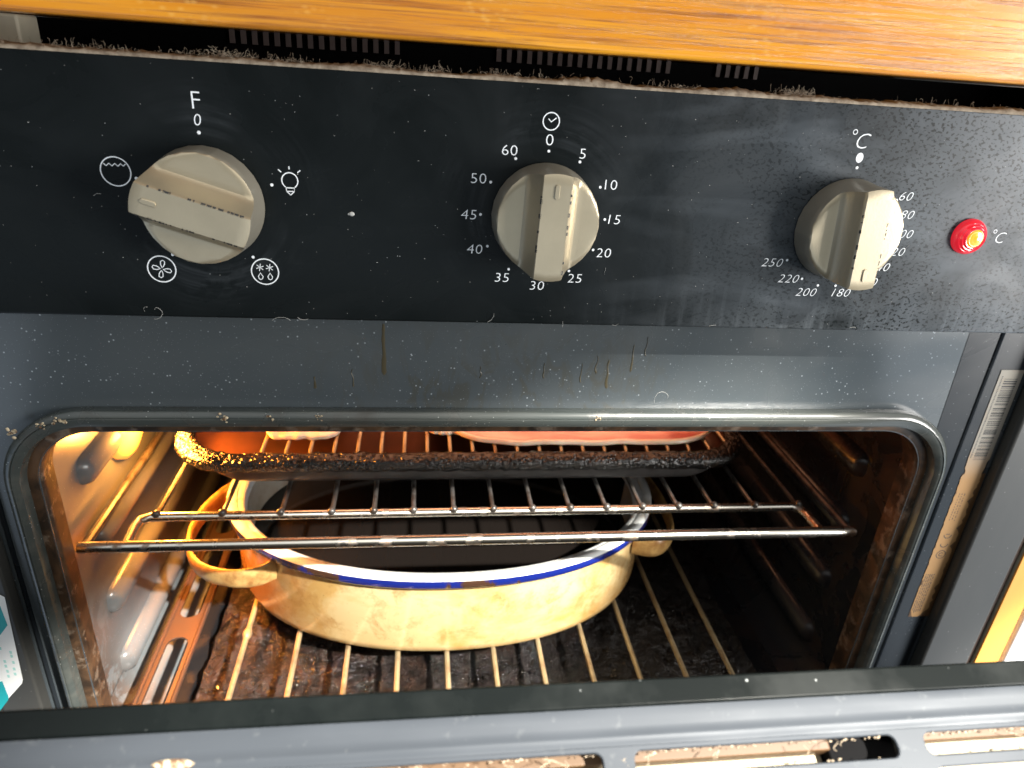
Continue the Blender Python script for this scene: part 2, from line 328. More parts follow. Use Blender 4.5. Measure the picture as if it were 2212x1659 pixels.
def tube(bm, pts, r, n=10, mi=0, closed=False, rfun=None):
    pts = [Vector(p) for p in pts]; K = len(pts); rings = []
    up = Vector((0, 0, 1))
    for i, p in enumerate(pts):
        if closed: t = pts[(i + 1) % K] - pts[i - 1]
        else: t = pts[min(i + 1, K - 1)] - pts[max(i - 1, 0)]
        t.normalize(); a = t.cross(up)
        if a.length < 1e-3: a = t.cross(Vector((0, 1, 0)))
        a.normalize(); b = a.cross(t)
        rr = r if rfun is None else rfun(i, K)
        rings.append([bm.verts.new(p + (a * math.cos(q) + b * math.sin(q)) * rr) for q in [2 * math.pi * k / n for k in range(n)]])
    for i in range(K if closed else K - 1):
        A, D = rings[i], rings[(i + 1) % K]
        for k in range(n):
            bm.faces.new((A[k], A[(k + 1) % n], D[(k + 1) % n], D[k])).material_index = mi
    if not closed:
        bm.faces.new(rings[0]).material_index = mi; bm.faces.new(rings[-1][::-1]).material_index = mi
def loft(bm, loops, mis=None, closed=True, cap0=False, cap1=False):
    rings = [[bm.verts.new(p) for p in l] for l in loops]
    for i in range(len(rings) - 1):
        A, D = rings[i], rings[i + 1]; n = len(A)
        for k in range(n if closed else n - 1):
            f = bm.faces.new((A[k], A[(k + 1) % n], D[(k + 1) % n], D[k])); f.material_index = mis[i] if mis else 0
    if cap0: bm.faces.new(rings[0]).material_index = mis[0] if mis else 0
    if cap1: bm.faces.new(rings[-1][::-1]).material_index = mis[-1] if mis else 0
    return rings
def rrect(x0, x1, z0, z1, r, n=10, sub=6):
    out = []
    cs = ((x1 - r, z1 - r, 0), (x0 + r, z1 - r, 90), (x0 + r, z0 + r, 180), (x1 - r, z0 + r, 270))
    for i, (cx, cz, a) in enumerate(cs):
        for k in range(n + 1):
            t = math.radians(a + 90 * k / n); out.append((cx + r * math.cos(t), cz + r * math.sin(t)))
        nx = cs[(i + 1) % 4]; t = math.radians(nx[2]); e = (nx[0] + r * math.cos(t), nx[1] + r * math.sin(t)); s = out[-1]
        for k in range(1, sub): out.append((s[0] + (e[0] - s[0]) * k / sub, s[1] + (e[1] - s[1]) * k / sub))
    return out
_ball = {}
def ball(bm, c, r, n=10, squash=(1, 1, 1)):
    m_ = max(4, n - 2)
    if n not in _ball:
        _ball[n] = [[(math.cos(2 * math.pi * k / n) * math.sin(math.pi * j / m_), math.sin(2 * math.pi * k / n) * math.sin(math.pi * j / m_), math.cos(math.pi * j / m_)) for k in range(n)] for j in range(1, m_)]
    q = lambda p: (c[0] + p[0] * r * squash[0], c[1] + p[1] * r * squash[1], c[2] + p[2] * r * squash[2])
    R_ = [[bm.verts.new(q(p)) for p in row] for row in _ball[n]]
    t, b_ = bm.verts.new(q((0, 0, 1))), bm.verts.new(q((0, 0, -1)))
    for k in range(n):
        k2 = (k + 1) % n
        bm.faces.new((t, R_[0][k], R_[0][k2])); bm.faces.new((b_, R_[-1][k2], R_[-1][k]))
        for j in range(len(R_) - 1): bm.faces.new((R_[j][k], R_[j + 1][k], R_[j + 1][k2], R_[j][k2]))
def plate(outer, holes, thick, mapf, mi=0):
    """flat plate with holes; mapf turns (u, v, w) into world millimetres"""
    cu = bpy.data.curves.new('tmp', 'CURVE'); cu.dimensions = '2D'; cu.fill_mode = 'BOTH'; cu.extrude = thick / 2
    for lp in [outer] + holes:
        sp = cu.splines.new('POLY'); sp.points.add(len(lp) - 1)
        for i, (a, b) in enumerate(lp): sp.points[i].co = (a, b, 0, 1)
        sp.use_cyclic_u = True
    ob = bpy.data.objects.new('tmp', cu); me = bpy.data.meshes.new_from_object(ob)
    bm = B(); bm.from_mesh(me); bmesh.ops.remove_doubles(bm, verts=bm.verts[:], dist=1e-4)
    for v in bm.verts: v.co = Vector(mapf(v.co.x, v.co.y, v.co.z))
    for f in bm.faces: f.material_index = mi
    bpy.data.objects.remove(ob); bpy.data.curves.remove(cu); bpy.data.meshes.remove(me)
    return bm
def text_into(bm, s, x, z, size, y=-0.12, shear=0.0, thin=-0.012, bold=0, mapf=None, sx=1.0, mi=0):
    cu = bpy.data.curves.new('tmp', 'FONT'); cu.body = s; cu.size = size; cu.align_x = 'CENTER'; cu.align_y = 'CENTER'
    cu.shear = shear; cu.offset = thin * size + bold; cu.space_character = 1.06; cu.resolution_u = 3
    ob = bpy.data.objects.new('tmp', cu); me = bpy.data.meshes.new_from_object(ob)
    zs = [v.co.y for v in me.vertices]; mid = (min(zs) + max(zs)) / 2
    xs = [v.co.x for v in me.vertices]; mx_ = (min(xs) + max(xs)) / 2
    t = B(); t.from_mesh(me); n0 = {}
    for v in t.verts:
        a, b = (v.co.x - mx_) * sx, v.co.y - mid
        n0[v] = bm.verts.new((x + a, y, z + b) if mapf is None else mapf(a, b))
    for f in t.faces: bm.faces.new([n0[v] for v in f.verts]).material_index = mi
    t.free(); bpy.data.objects.remove(ob); bpy.data.curves.remove(cu); bpy.data.meshes.remove(me)
def stroke(bm, pts, wd, y=-0.12, closed=False, mi=0, mapf=None):
    K = len(pts); A = []
    for i, p in enumerate(pts):
        if closed: a, b = pts[i - 1], pts[(i + 1) % K]
        else: a, b = pts[max(i - 1, 0)], pts[min(i + 1, K - 1)]
        dx, dz = b[0] - a[0], b[1] - a[1]; l = math.hypot(dx, dz) or 1; nx, nz = -dz / l * wd / 2, dx / l * wd / 2
        q = ((p[0] + nx, p[1] + nz), (p[0] - nx, p[1] - nz))
        A.append([bm.verts.new((c[0], y, c[1]) if mapf is None else mapf(*c)) for c in q])
    for i in range(K if closed else K - 1):
        j = (i + 1) % K
        bm.faces.new((A[i][0], A[i][1], A[j][1], A[j][0])).material_index = mi
def circ(cx, cz, r, n=28, a0=0, a1=360, rz_=None):
    e = 0 if a1 - a0 == 360 else 1
    return [(cx + r * math.cos(math.radians(a0 + (a1 - a0) * k / n)), cz + (rz_ or r) * math.sin(math.radians(a0 + (a1 - a0) * k / n))) for k in range(n + e)]
def disc(bm, cx, cz, r, y=-0.12, rz_=None, mi=0, n=20):
    bm.faces.new([bm.verts.new((p[0], y, p[1])) for p in circ(cx, cz, r, n, rz_=rz_)]).material_index = mi

# ------------------------------------------------------------------ setting: worktop, neighbours
b = B(); box(b, -620, 620, -24, 560, 59.5, 99.5)
wt = tag(obj('wooden_countertop', b, 'wood', None, bevel=1.6), 'varnished orange-brown wooden worktop edge above the black control panel', 'countertop')
cb = thing('cabinet_side_panel', 'upright orange edge-banded cabinet side to the right of the oven', 'cabinet panel', (305, 12, -700))
b = B(); box(b, 301, 317, 13, 420, -700, 58.5); obj('board', b, 'beige', cb, bevel=0.5)
b = B(); box(b, 300.5, 317, 11.6, 12.9, -700, 58.5); obj('edge_band', b, 'edge', cb, bevel=0.3)
b = B(); box(b, 319, 780, 10, 30, -700, 58.5)
tag(obj('white_panel', b, 'white', None, bevel=1.5), 'plain white panel put in for the blown-out area beyond the orange cabinet edge', 'white panel')  # white panel put in to read as the blown-out area beyond
b = B(); box(b, -330, -196, 34, 50, 35, 59.2)
tag(obj('cabinet_wall_block', b, 'beige', None, bevel=1), 'blurred beige batten in the gap under the worktop at far left', 'cabinet wall block')  # block put in for the lit cabinet wall
b = B(); box(b, -330, 330, 300, 306, 30, 59.3)
tag(obj('back_wall', b, 'black', None), None, None, kind='structure')

# ------------------------------------------------------------------ OVEN
ov = thing('built_in_oven', 'black built-in oven with three dials, its door ajar and its lit cavity open', 'oven', (0, 0, -440))
cp = None
b = B(); box(b, -297.5, 297.5, 0, 17.5, -45.3, 49.1)
cp = obj('control_panel', b, 'panel', ov, bevel=0.9, seg=3)
# printed markings
b = B(); dot = lambda bb, x, z, r=0.55: disc(bb, x, z, r, n=12)
K1, K2, K3 = -127.0, 0.0, 127.0
text_into(b, 'F', K1 + .2, 35.8, 8.6, thin=-0.014); text_into(b, '0', K1, 29.3, 5.8, shear=0.12); dot(b, K1, 25, .65)
obj('function_letter', b, 'ink', cp, smooth=False); b = B()
for x, z in ((-150.6, 8.0), (-103.2, 7.8), (-112.3, -19.9), (-141.8, -19.9)): dot(b, x, z, .6); obj('dial_dot', b, 'ink', cp, smooth=False); b = B()
stroke(b, circ(-157.3, 10.1, 5.1, 36), .42, closed=True)
stroke(b, [(-161.0, 12.8), (-160.2, 12.0), (-159.2, 12.9), (-158.2, 12.0), (-157.2, 12.9), (-156.2, 12.0), (-155.2, 12.9), (-154.4, 12.1), (-153.6, 12.8)], .38)
obj('grill_symbol', b, 'ink', cp, smooth=False); b = B()
cx, cz = -96.6, 9.6
stroke(b, circ(cx, cz, 2.9, 24, -55, 235), .42)
stroke(b, [(cx - 1.5, cz - 2.6), (cx - 1.4, cz - 3.9), (cx + 1.4, cz - 3.9), (cx + 1.5, cz - 2.6), (cx - 1.5, cz - 2.6)], .4)
stroke(b, [(cx - 1.4, cz - 3.9), (cx, cz - 5.2), (cx + 1.4, cz - 3.9)], .4)
stroke(b, [(cx - .0, cz + 4.1), (cx + .0, cz + 5.2)], .42); stroke(b, [(cx - 2.9, cz + 3.0), (cx - 4.0, cz + 3.9)], .42); stroke(b, [(cx + 2.9, cz + 3.0), (cx + 4.0, cz + 3.9)], .42)
obj('bulb_symbol', b, 'ink', cp, smooth=False); b = B()
cx, cz = -146.5, -25.7
stroke(b, circ(cx, cz, 5.1, 36), .48, closed=True)
for a in (70, 160, 250, 340):
    t = math.radians(a); u = (math.cos(t), math.sin(t)); v = (-u[1], u[0])
    pts = [(cx + u[0] * r + v[0] * q, cz + u[1] * r + v[1] * q) for r, q in ((.5, 0), (1.6, .8), (2.8, 1.1), (3.5, .5), (3.3, -.3), (2.2, -.5), (1.2, -.3))]
    stroke(b, pts, .36, closed=True)
obj('fan_symbol', b, 'ink', cp, smooth=False); b = B()
cx, cz = -108.3, -25.6
stroke(b, circ(cx, cz, 5.1, 36), .48, closed=True)
for ox in (-1.8, 1.8):
    for a in (20, 80, 140):
        t = math.radians(a); stroke(b, [(cx + ox - 1.5 * math.cos(t), cz + 1.7 - 1.5 * math.sin(t)), (cx + ox + 1.5 * math.cos(t), cz + 1.7 + 1.5 * math.sin(t))], .3)
    stroke(b, [(cx + ox, cz - .5), (cx + ox + .9, cz - 2.0), (cx + ox + .6, cz - 2.9), (cx + ox, cz - 3.2), (cx + ox - .6, cz - 2.9), (cx + ox - .9, cz - 2.0)], .36, closed=True)
obj('defrost_symbol', b, 'ink', cp, smooth=False)
b = B()
stroke(b, circ(K2, 35.7, 3.1, 32), .42, closed=True); stroke(b, [(-1.1, 36.6), (0, 35.5), (1.9, 37.0)], .38)
obj('clock_symbol', b, 'ink', cp, smooth=False); b = B()
for a in range(12):
    t = math.radians(a * 30)
    dot(b, K2 + 25 * math.sin(t), 25 * math.cos(t), .55)
for s, x, z in (('0', 0, 29.1), ('60', -15, 24.6), ('5', 13.3, 24.7), ('10', 25.9, 13.6), ('15', 28.9, 0.1), ('20', 26.2, -13.6), ('25', 15.2, -24.7), ('30', -.3, -28.2), ('35', -15.1, -25.2), ('40', -26.7, -13.8), ('45', -29.6, -.2), ('50', -26.3, 13.7)):
    text_into(b, s, K2 + x, z, 5.5 if z < 26 else 6.0, sx=1.15, shear=0.0 if z > 5 else 0.08)
obj('minute_numbers', b, 'ink', cp, smooth=False)
b = B()
text_into(b, 'C', K3 - .2, 35.2, 8.6, shear=0.22, thin=-0.018); stroke(b, circ(K3 - 4.6, 38.4, .9, 12), .3, closed=True)
obj('celsius_symbol', b, 'ink', cp, smooth=False); b = B()
disc(b, K3, 28.8, 1.55, rz_=1.95); dot(b, K3, 24.9, .6)
for a, s in ((-124.2, '250'), (-151.6, '220'), (-171.2, '200'), (169.9, '180'), (128, '140'), (107, '120'), (92, '100'), (76, '80'), (59, '60'), (152, '160')):
    t = math.radians(a); dot(b, K3 + 25 * math.sin(t), 25 * math.cos(t), .55)
for s, x, z in (('60', 152.3, 14.6), ('80', 155.2, 7.1), ('100', 156.2, -1.0), ('120', 154.9, -8.8), ('140', 150.0, -15.7), ('160', 146.2, -22.5), ('180', 134.9, -27.7), ('200', 118.5, -27.9), ('220', 108.9, -22.1), ('250', 99.9, -15.3)):
    text_into(b, s, x, z, 5.3, shear=0.25, thin=-0.018, sx=1.15)
obj('temperature_scale', b, 'ink', cp, smooth=False); b = B()
text_into(b, 'C', 202.2, -1.0, 7.0, shear=0.22, thin=-0.018); stroke(b, circ(198.6, 1.6, .75, 12), .26, closed=True)
obj('celsius_symbol', b, 'ink', cp, smooth=False)

# knobs
def knob(cx, ang, label):
    """a disc whose two flanks are cut down to leave a straight grip; ang = pointer, clockwise from up"""
    t = math.radians(ang); P = Vector((math.sin(t), 0, math.cos(t))); Q = Vector((math.cos(t), 0, -math.sin(t)))
    RT, RB, HF, HR, W2 = 19.9, 20.9, 12.2, 22.3, 5.2
    us = [-RT, -19.3, -17.6, -15, -12.5, -11.2, -10.2, -9.2, -8.2, -7.2, -6.35, -5.9, -5.65, -5.2, -4.5, -2.2, 0]
    us = us + [-u for u in us[-2::-1]]
    def h(u):
        u = abs(u)
        if u <= W2: return HR
        if u <= 5.7: return HR - 0.8 * ((u - W2) / .5) ** 1.6
        if u <= 10.6:
            k = (u - 5.7) / 4.9; return HF + (HR - .8 - HF) * (1 - k) ** 1.75
        return HF
    b = B(); NV = 14; grid = []
    for u in us:
        c = math.sqrt(max(RT * RT - u * u, 0.02)); row = []
        for k in range(NV + 1):
            s_ = -1 + 2 * k / NV; s_ = math.copysign(1 - (1 - abs(s_)) ** 1.25, s_); v = s_ * c
            edge = max(0, (math.hypot(u, v) - (RT - .7)) / .7)
            hh = h(u) - .55 * edge ** 2
            row.append(b.verts.new(Vector((cx, 0, 0)) + P * v + Q * u + Vector((0, -hh, 0))))
        grid.append(row)
    for i in range(len(us) - 1):
        for k in range(NV):
            b.faces.new((grid[i][k], grid[i + 1][k], grid[i + 1][k + 1], grid[i][k + 1]))
    rim = [grid[i][NV] for i in range(len(us))] + [grid[-1][k] for k in range(NV - 1, -1, -1)] + [grid[i][0] for i in range(len(us) - 2, -1, -1)] + [grid[0][k] for k in range(1, NV)]
    prev = rim
    for hh, r in ((8.5, None), (4.5, None), (0.9, None)):
        ring = []
        for v in rim:
            d = Vector((v.co.x - cx, 0, v.co.z)); rr = RT + (RB - RT) * (1 - hh / HF)
            ring.append(b.verts.new(Vector((cx, 0, 0)) + d.normalized() * rr + Vector((0, -hh, 0))))
        for k in range(len(rim)):
            f = b.faces.new((prev[k], prev[(k + 1) % len(rim)], ring[(k + 1) % len(rim)], ring[k])); f.material_index = 1
        prev = ring
    bmesh.ops.remove_doubles(b, verts=b.verts[:], dist=0.02)
    ko = obj('control_knob', b, ['knob', 'knob_side'], ov, angle=32); ko['label'] = label
    # raised pointer dash near the pointer end
    b = B(); c0 = Vector((cx, -HR, 0)) + P * 13.6
    pts = []
    for k in range(20):
        a = 2 * math.pi * k / 20
        pts.append((math.cos(a) * 1.0, math.sin(a) * 1.0 + (1.6 if math.sin(a) > 0 else -1.6)))
    lo = [[c0 + Q * x * s_ + P * z * (.9 + .1 * s_) + Vector((0, -d, 0)) for x, z in pts] for s_, d in ((1, -.2), (1, .25), (.7, .5), (.3, .5))]
    loft(b, lo, cap1=True); obj('pointer_mark', b, 'knob', ko)
    # chipped paint along the two grip edges
    rnd = random.Random(int(cx) + 5); b = B()
    for side in (-1, 1):
        v = -17.0
        while v < 17:
            l = rnd.uniform(.3, 2.0)
            if rnd.random() < (.62 if cx < -10 else .42):
                wch = rnd.uniform(.12, .5); o_ = rnd.uniform(-.05, .2)
                rr = []
                for kk in range(7):
                    vv = v + l * kk / 6; j = rnd.uniform(.5, 1.2)
                    rr.append((Vector((cx, -HR - .06, 0)) + P * vv + Q * side * (W2 - wch * j * .6 + o_ * .3), Vector((cx, -HR + .45 * j, 0)) + P * vv + Q * side * (5.65 + .12)))
                vs = [[b.verts.new(p) for p in q] for q in rr]
                for kk in range(6): b.faces.new((vs[kk][0], vs[kk][1], vs[kk + 1][1], vs[kk + 1][0]))
            v += l + rnd.uniform(.1, 1.1)
    obj('chipped_paint', b, 'chip', ko)
    return ko
knob(K1, -73, 'left knob, its grip turned towards the grill symbol, black chips along both grip edges')
knob(K2, 1.5, 'middle knob, grip upright below the clock symbol')
knob(K3, 176, 'right knob, grip glaring white with its pointer at the bottom')
# indicator lamp
b = B(); lx, lz = 186.2, -.9
prof = [(7.6, 0), (7.6, 1.4), (7.0, 2.6), (6.3, 3.3), (6.0, 3.2), (5.3, 4.2), (4.9, 4.1), (4.3, 4.9), (3.9, 4.8)]
loops = [[(lx + r * math.cos(a), -h_, lz + r * math.sin(a)) for a in [2 * math.pi * k / 36 for k in range(36)]] for r, h_ in prof]
loft(b, loops, cap1=True); il = obj('indicator_lamp', b, 'red_glass', ov, angle=60); il['label'] = 'small glowing red domed pilot light'
b = B(); prof = [(3.8, 4.8), (3.2, 5.4), (2.9, 5.3), (2.3, 5.8), (2.0, 5.7), (1.3, 6.1)]
loft(b, [[(lx + r * math.cos(a), -h_, lz + r * math.sin(a)) for a in [2 * math.pi * k / 30 for k in range(30)]] for r, h_ in prof], cap1=True)
obj('lamp_centre', b, 'lamp_core', il, angle=60)

# top casing and grille behind the panel
b = B(); box(b, -290, 290, 17.6, 300, 20, 34); obj('top_casing', b, 'black', ov)
gp = B(); box(gp, -320, 320, 90, 92, 34, 59.0); gr = obj('vent_grille', gp, 'black', ov)
for x0, x1 in ((-134, -58), (-13, 74), (96, 118)):
    x = x0; b = B()
    while x < x1: box(b, x, x + 2.2, 88.6, 90, 54, 64); x += 4.9
    obj('grille_slats', b, 'grille', gr, smooth=False)

# front frame with opening, side steps
OX, OT, OB_, OR = 221.0, -108.5, -432.0, 27.0
fm = lambda u, v, w_: (u, 22.0 + w_, v)
b = plate([(-297, -470), (297, -470), (297, -30), (-297, -30)], [rrect(-OX, OX, OB_, OT, OR)], 3.0, fm)
ff = obj('front_frame', b, 'flange', ov, bevel=0)
b = B(); box(b, 222.5 + 14, 262, 20.3, 20.45, -470, -46.5)
v0 = [v for v in b.verts if v.co.x < 250 and v.co.z > -100]
for v in v0: v.co.x = 222.5
bmesh.ops.bisect_plane(b, geom=b.verts[:] + b.edges[:] + b.faces[:], plane_co=(0, 0, -125), plane_no=(0, 0, 1))
for v in b.verts:
    if v.co.x < 250 and v.co.z < -100: v.co.x = 236
    if v.co.x < 250 and abs(v.co.z + 125) < 1: v.co.x = 224
obj('folded_side', b, 'dark_enamel', ff)
for sgn in (-1, 1):
    xa, xb = sorted((sgn * 263.0, sgn * 297.0))
    b = B(); box(b, xa, xb, 12.2, 20.4, -470, -46.5); obj('side_trim', b, 'trim', ff, bevel=2.2, seg=3)
    b = B(); tube(b, [(sgn * 241, 20.6, -470), (sgn * 241, 20.6, -46.5)], 1.2, 8); obj('folded_seam', b, 'dark_enamel', ff)
    b = B(); box(b, *sorted((sgn * 297.2, sgn * 300.0)), 14, 30, -470, 49); obj('outer_edge', b, 'strip', ff, bevel=.4)
M['grease'] = Mat('dried grease', (0.072, 0.062, 0.038), 0.35).m
rnd = random.Random(14)
for x, z0, z1, w_ in ((-64, -54, -79, 1.5), (41, -70, -85, 1.0), (35, -68, -77, .6), (28, -72, -82, .5), (-95, -80, -86, .9), (-20, -74, -80, .5), (52, -62, -76, .7), (58, -58, -68, .4), (-78, -76, -85, .5), (10, -72, -80, .5)):
    b = B(); n = 16; rows = []
    for k in range(n + 1):
        q = k / n; xc = x + 1.3 * noise.noise((q * 2.2, x, 0)); hw_ = w_ * (.25 + .55 * abs(noise.noise((q * 5, x, 3))) + .5 * q ** 2) * (1 if k < n else .2)
        z = z0 + (z1 - z0) * q; rows.append([b.verts.new((xc - hw_, 20.44, z)), b.verts.new((xc, 20.30, z)), b.verts.new((xc + hw_, 20.44, z))])
    for k in range(n):
        for j in (0, 1): b.faces.new((rows[k][j], rows[k][j + 1], rows[k + 1][j + 1], rows[k + 1][j]))
    obj('grease_drip', b, 'grease', ff)
# door seal: flattened ribbed tube
def ring_xz(inset, y, extra=0.0): return [(x, y, z) for x, z in rrect(-OX - 5.5 - inset, OX + 5.5 + inset, OB_ - 5.5 - inset, OT + 5.5 + inset + extra, OR + 6 + inset, n=14, sub=10)]
prof = [(7.4, 20.6, 0), (7.2, 17.0, 1), (6.2, 14.8, 2), (5.9, 14.9, 2), (4.8, 13.4, 2), (3.4, 13.0, 2), (3.0, 13.6, 2), (2.6, 13.1, 2), (1.4, 13.4, 1), (0.5, 14.8, 0), (0.1, 15.0, 0), (-0.4, 17.2, 0), (-0.8, 20.8, 0)]
b = B(); loft(b, [ring_xz(i_, y_, e_) for i_, y_, e_ in prof]); gs = obj('door_seal', b, 'seal', ov, angle=50)
rnd = random.Random(3)
for x, s_ in ((-223, 3.2), (-211, 2.4), (-203, 3.4), (-134.5, 3.2), (-114.5, 2.2), (-93, 1.8), (37, 1.6)):
    b = B(); z0 = -97.4 if x > -200 else -98.5 - (abs(x) - 200) * .28
    for k in range(9):
        ball(b, (x + rnd.uniform(-s_, s_) * .8, 13.0 + rnd.uniform(-.3, .5), z0 + rnd.uniform(-s_, s_) * .7), rnd.uniform(.3, .55) * s_ * .6, 7, (1, .5, .8))
    obj('flaked_patch', b, 'flake', gs, angle=20)
# cavity
def lip(inset, y): return [(x, y, z) for x, z in rrect(-OX - inset, OX + inset, OB_ - inset, OT + inset, max(OR + inset, 3), n=12, sub=6)]
b = B(); loft(b, [lip(5.6, 20.2), lip(3.4, 19.6), lip(0.6, 20.2), lip(-.6, 22), lip(-.6, 25), lip(0, 34), lip(8, 36)]); obj('opening_lip', b, 'lip', ov)
cv = B(); box(cv, -232, 232, 402, 406, -330, -60); cav = obj('cavity_back', cv, 'cavity_dark', ov)
b = B(); box(b, -232, 232, 35.2, 401.5, -62, -58); obj('cavity_roof', b, 'cavity_dark', ov)
b = B(); box(b, -232, 232, 24.2, 401.5, -436, -325); obj('cavity_floor', b, 'cavity_dark', ov)
def rib(bm, sgn, zc, y0, y1, hh=9.0, dp=7.5, x0=228.0):
    loops = []
    for y, k in ((y0, 0.02), (y0 + 1.5, .55), (y0 + 6, 1.0), (y1 - 6, 1.0), (y1, .05)):
        loops.append([(sgn * (x0 + .3 - dp * k * math.cos(math.radians(a)) * 1.0), y, zc + hh * (.35 + .65 * k) * math.sin(math.radians(a))) for a in range(-90, 91, 15)])
    loft(bm, loops, closed=False)
for sgn, mt in ((-1, 'cavity_side'), (1, 'cavity_right_shaded')):
    b = B(); box(b, *sorted((sgn * 228, sgn * 232)), 35.2, 401.5, -324.8, -62.5)
    ws = obj('cavity_wall', b, mt, ov)
    b = B()
    for zc in (-118, -161, -205.5, -251, -299): rib(b, sgn, zc, 66, 392)
    obj('shelf_ribs', b, mt, ws, angle=60)
    b = B()
    loops = [[(sgn * (227.6 - 22 + 22 * math.cos(math.radians(a)) ) , y, -324.9 + 22 - 22 * math.sin(math.radians(a))) for a in range(0, 91, 15)] for y in (36, 401)]
    loft(b, loops, closed=False); obj('bottom_curve', b, mt, ws)
# floor crust, subdivided and lumpy
b = B(); nx, ny = 150, 90
vs = [[b.verts.new((-184 + 368 * i / nx, 30 + 365 * j / ny, -317 + 3.2 * noise.noise((i * .35, j * .35, 1.3)) + 1.5 * noise.noise((i * 1.1, j * 1.1, 4)))) for j in range(ny + 1)] for i in range(nx + 1)]
for i in range(nx):
    for j in range(ny): b.faces.new((vs[i][j], vs[i + 1][j], vs[i + 1][j + 1], vs[i][j + 1]))
rnd = random.Random(21)
for k in range(420):
    x = rnd.gauss(-120, 55) if rnd.random() < .7 else rnd.uniform(-180, 180); y = rnd.uniform(32, 200)
    if abs(x) < 182: ball(b, (x, y, -315.6), rnd.uniform(.5, 1.7), 6, (rnd.uniform(.8, 1.6), 1, rnd.uniform(.5, .9)))
obj('burnt_floor_crust', b, 'floor_crust', ov, angle=80)
# slotted strips each side of the floor
for sgn in (-1,):
    hs = [rrect(sgn * 201 - 6.6, sgn * 201 + 6.6, y0, y0 + 74, 6.4, n=6, sub=2) for y0 in (-6, 86, 178, 270)]
    b = plate([(sgn * 201 - 11, -14), (sgn * 201 + 11, -14), (sgn * 201 + 11, 372), (sgn * 201 - 11, 372)], [h for h in hs], 1.6, lambda u, v, w_: (u, v + 22, -301 + w_))
    tube(b, [(sgn * 201 - 10.5, 12, -300.5), (sgn * 201 - 10.5, 392, -300.5)], 1.6, 8); tube(b, [(sgn * 201 + 10.5, 12, -300.5), (sgn * 201 + 10.5, 392, -300.5)], 1.6, 8)
    o = obj('slotted_side_strip', b, 'strip', ov, bevel=0.3)
# oven lamp and grill element
b = B(); prof = [(23, 0), (23, 3), (20, 6), (14, 8.5), (7, 10)]
loft(b, [[(-227.8 + h_, 126 + r * math.cos(a), -160 + r * math.sin(a)) for a in [2 * math.pi * k / 28 for k in range(28)]] for r, h_ in prof], cap1=True)
obj('oven_lamp', b, 'lamp_glass', ov, angle=60)
b = B(); pts = []
for k, x in enumerate(range(-170, 171, 34)):
    pts += [(x, 130, -84), (x, 350, -84)] if k % 2 == 0 else [(x, 350, -84), (x, 130, -84)]
tube(b, pts, 3.2, 8); obj('grill_element', b, 'grill_hot', ov)

# labels on the frame: barcode strip (right) and energy label (left)
b = B(); rnd = random.Random(11); Yl = 20.1
zt, zb = -72.5, -238.0; n = 90; Lp, Rp = [], []
for k in range(n + 1):
    z = zt + (zb - zt) * k / n; q = k / n
    l = 247.8 + 2.0 * q; r = 261.0 + 2.0 * q
    if q > .33:
        l += max(0, noise.noise((z * .22, 3, 0))) * 2.0 + rnd.uniform(0, .3)
        r -= .6 + abs(noise.noise((z * .16, 9, 0))) * 5.0 * min(1, (q - .33) * 5) + rnd.uniform(0, .5)
    if q > .965: r -= (q - .965) * 160; l += (q - .965) * 60
    Lp.append((l, z)); Rp.append((r, z))
for k in range(n): b.faces.new([b.verts.new((p[0], Yl - .12, p[1])) for p in (Lp[k], Rp[k], Rp[k + 1], Lp[k + 1])])
bmesh.ops.remove_doubles(b, verts=b.verts[:], dist=0.001)
lb = obj('barcode_label', b, 'label', ff, smooth=False); lb['label'] = 'long torn browned barcode sticker'
b = B()
for k in range(34, n): b.faces.new([b.verts.new((p[0], Yl - .02, p[1])) for p in ((248.3 + 1.6 * k / n, Lp[k][1]), (262.4 + 1.5 * k / n, Lp[k][1]), (262.4 + 1.5 * k / n, Lp[k + 1][1]), (248.3 + 1.6 * k / n, Lp[k + 1][1]))])
obj('glue_residue', b, 'glue', lb, smooth=False)
b = B(); z = -77.5; g_ = 0
while z > -126.5:
    h_ = rnd.choice((.28, .28, .5, .8)); box(b, 251.4, 259.0, Yl - .2, Yl - .16, z - h_, z); z -= h_ + rnd.choice((.3, .45, .8)); g_ += 1
    if g_ % 17 == 0: z -= 1.4
for k in range(60):
    zz = -76 - k * .82; box(b, 249.4, 249.4 + rnd.uniform(.5, .9), Yl - .2, Yl - .16, zz - .45, zz)
obj('barcode', b, 'ink_black', lb, smooth=False); b = B()
vm = lambda zc, xc: (lambda a, bb: (xc + bb, Yl - .18, zc - a))
for k, s_ in enumerate(('C', 'C')):
    stroke(b, [(254.6 + 2.3 * math.cos(math.radians(a)), -176.5 - k * 6.4 + 2.3 * math.sin(math.radians(a))) for a in range(-180, 5, 20)], .55, y=Yl - .18)
stroke(b, [(253.2, -176.0), (255.8, -176.0)], .45, y=Yl - .18)
stroke(b, circ(255.0, -190.5, 2.8, 20), .5, y=Yl - .18, closed=True); stroke(b, circ(255.0, -190.5, 1.2, 14, 40, 330), .5, y=Yl - .18)
for r_ in range(5):
    zz = -205.0
    while zz > -232:
        l = rnd.uniform(.6, 3.0); box(b, 250.7 + r_ * 1.25, 251.2 + r_ * 1.25, Yl - .2, Yl - .16, zz - l, zz); zz -= l + rnd.uniform(.4, .9)
for r_ in range(3):
    zz = -148.0
    while zz > -166:
        l = rnd.uniform(.5, 1.6); box(b, 251.5 + r_ * 1.6, 251.9 + r_ * 1.6, Yl - .2, Yl - .16, zz - l, zz); zz -= l + rnd.uniform(.4, 1.4)
obj('small_print', b, 'ink_black', lb, smooth=False)
ys = 11.9
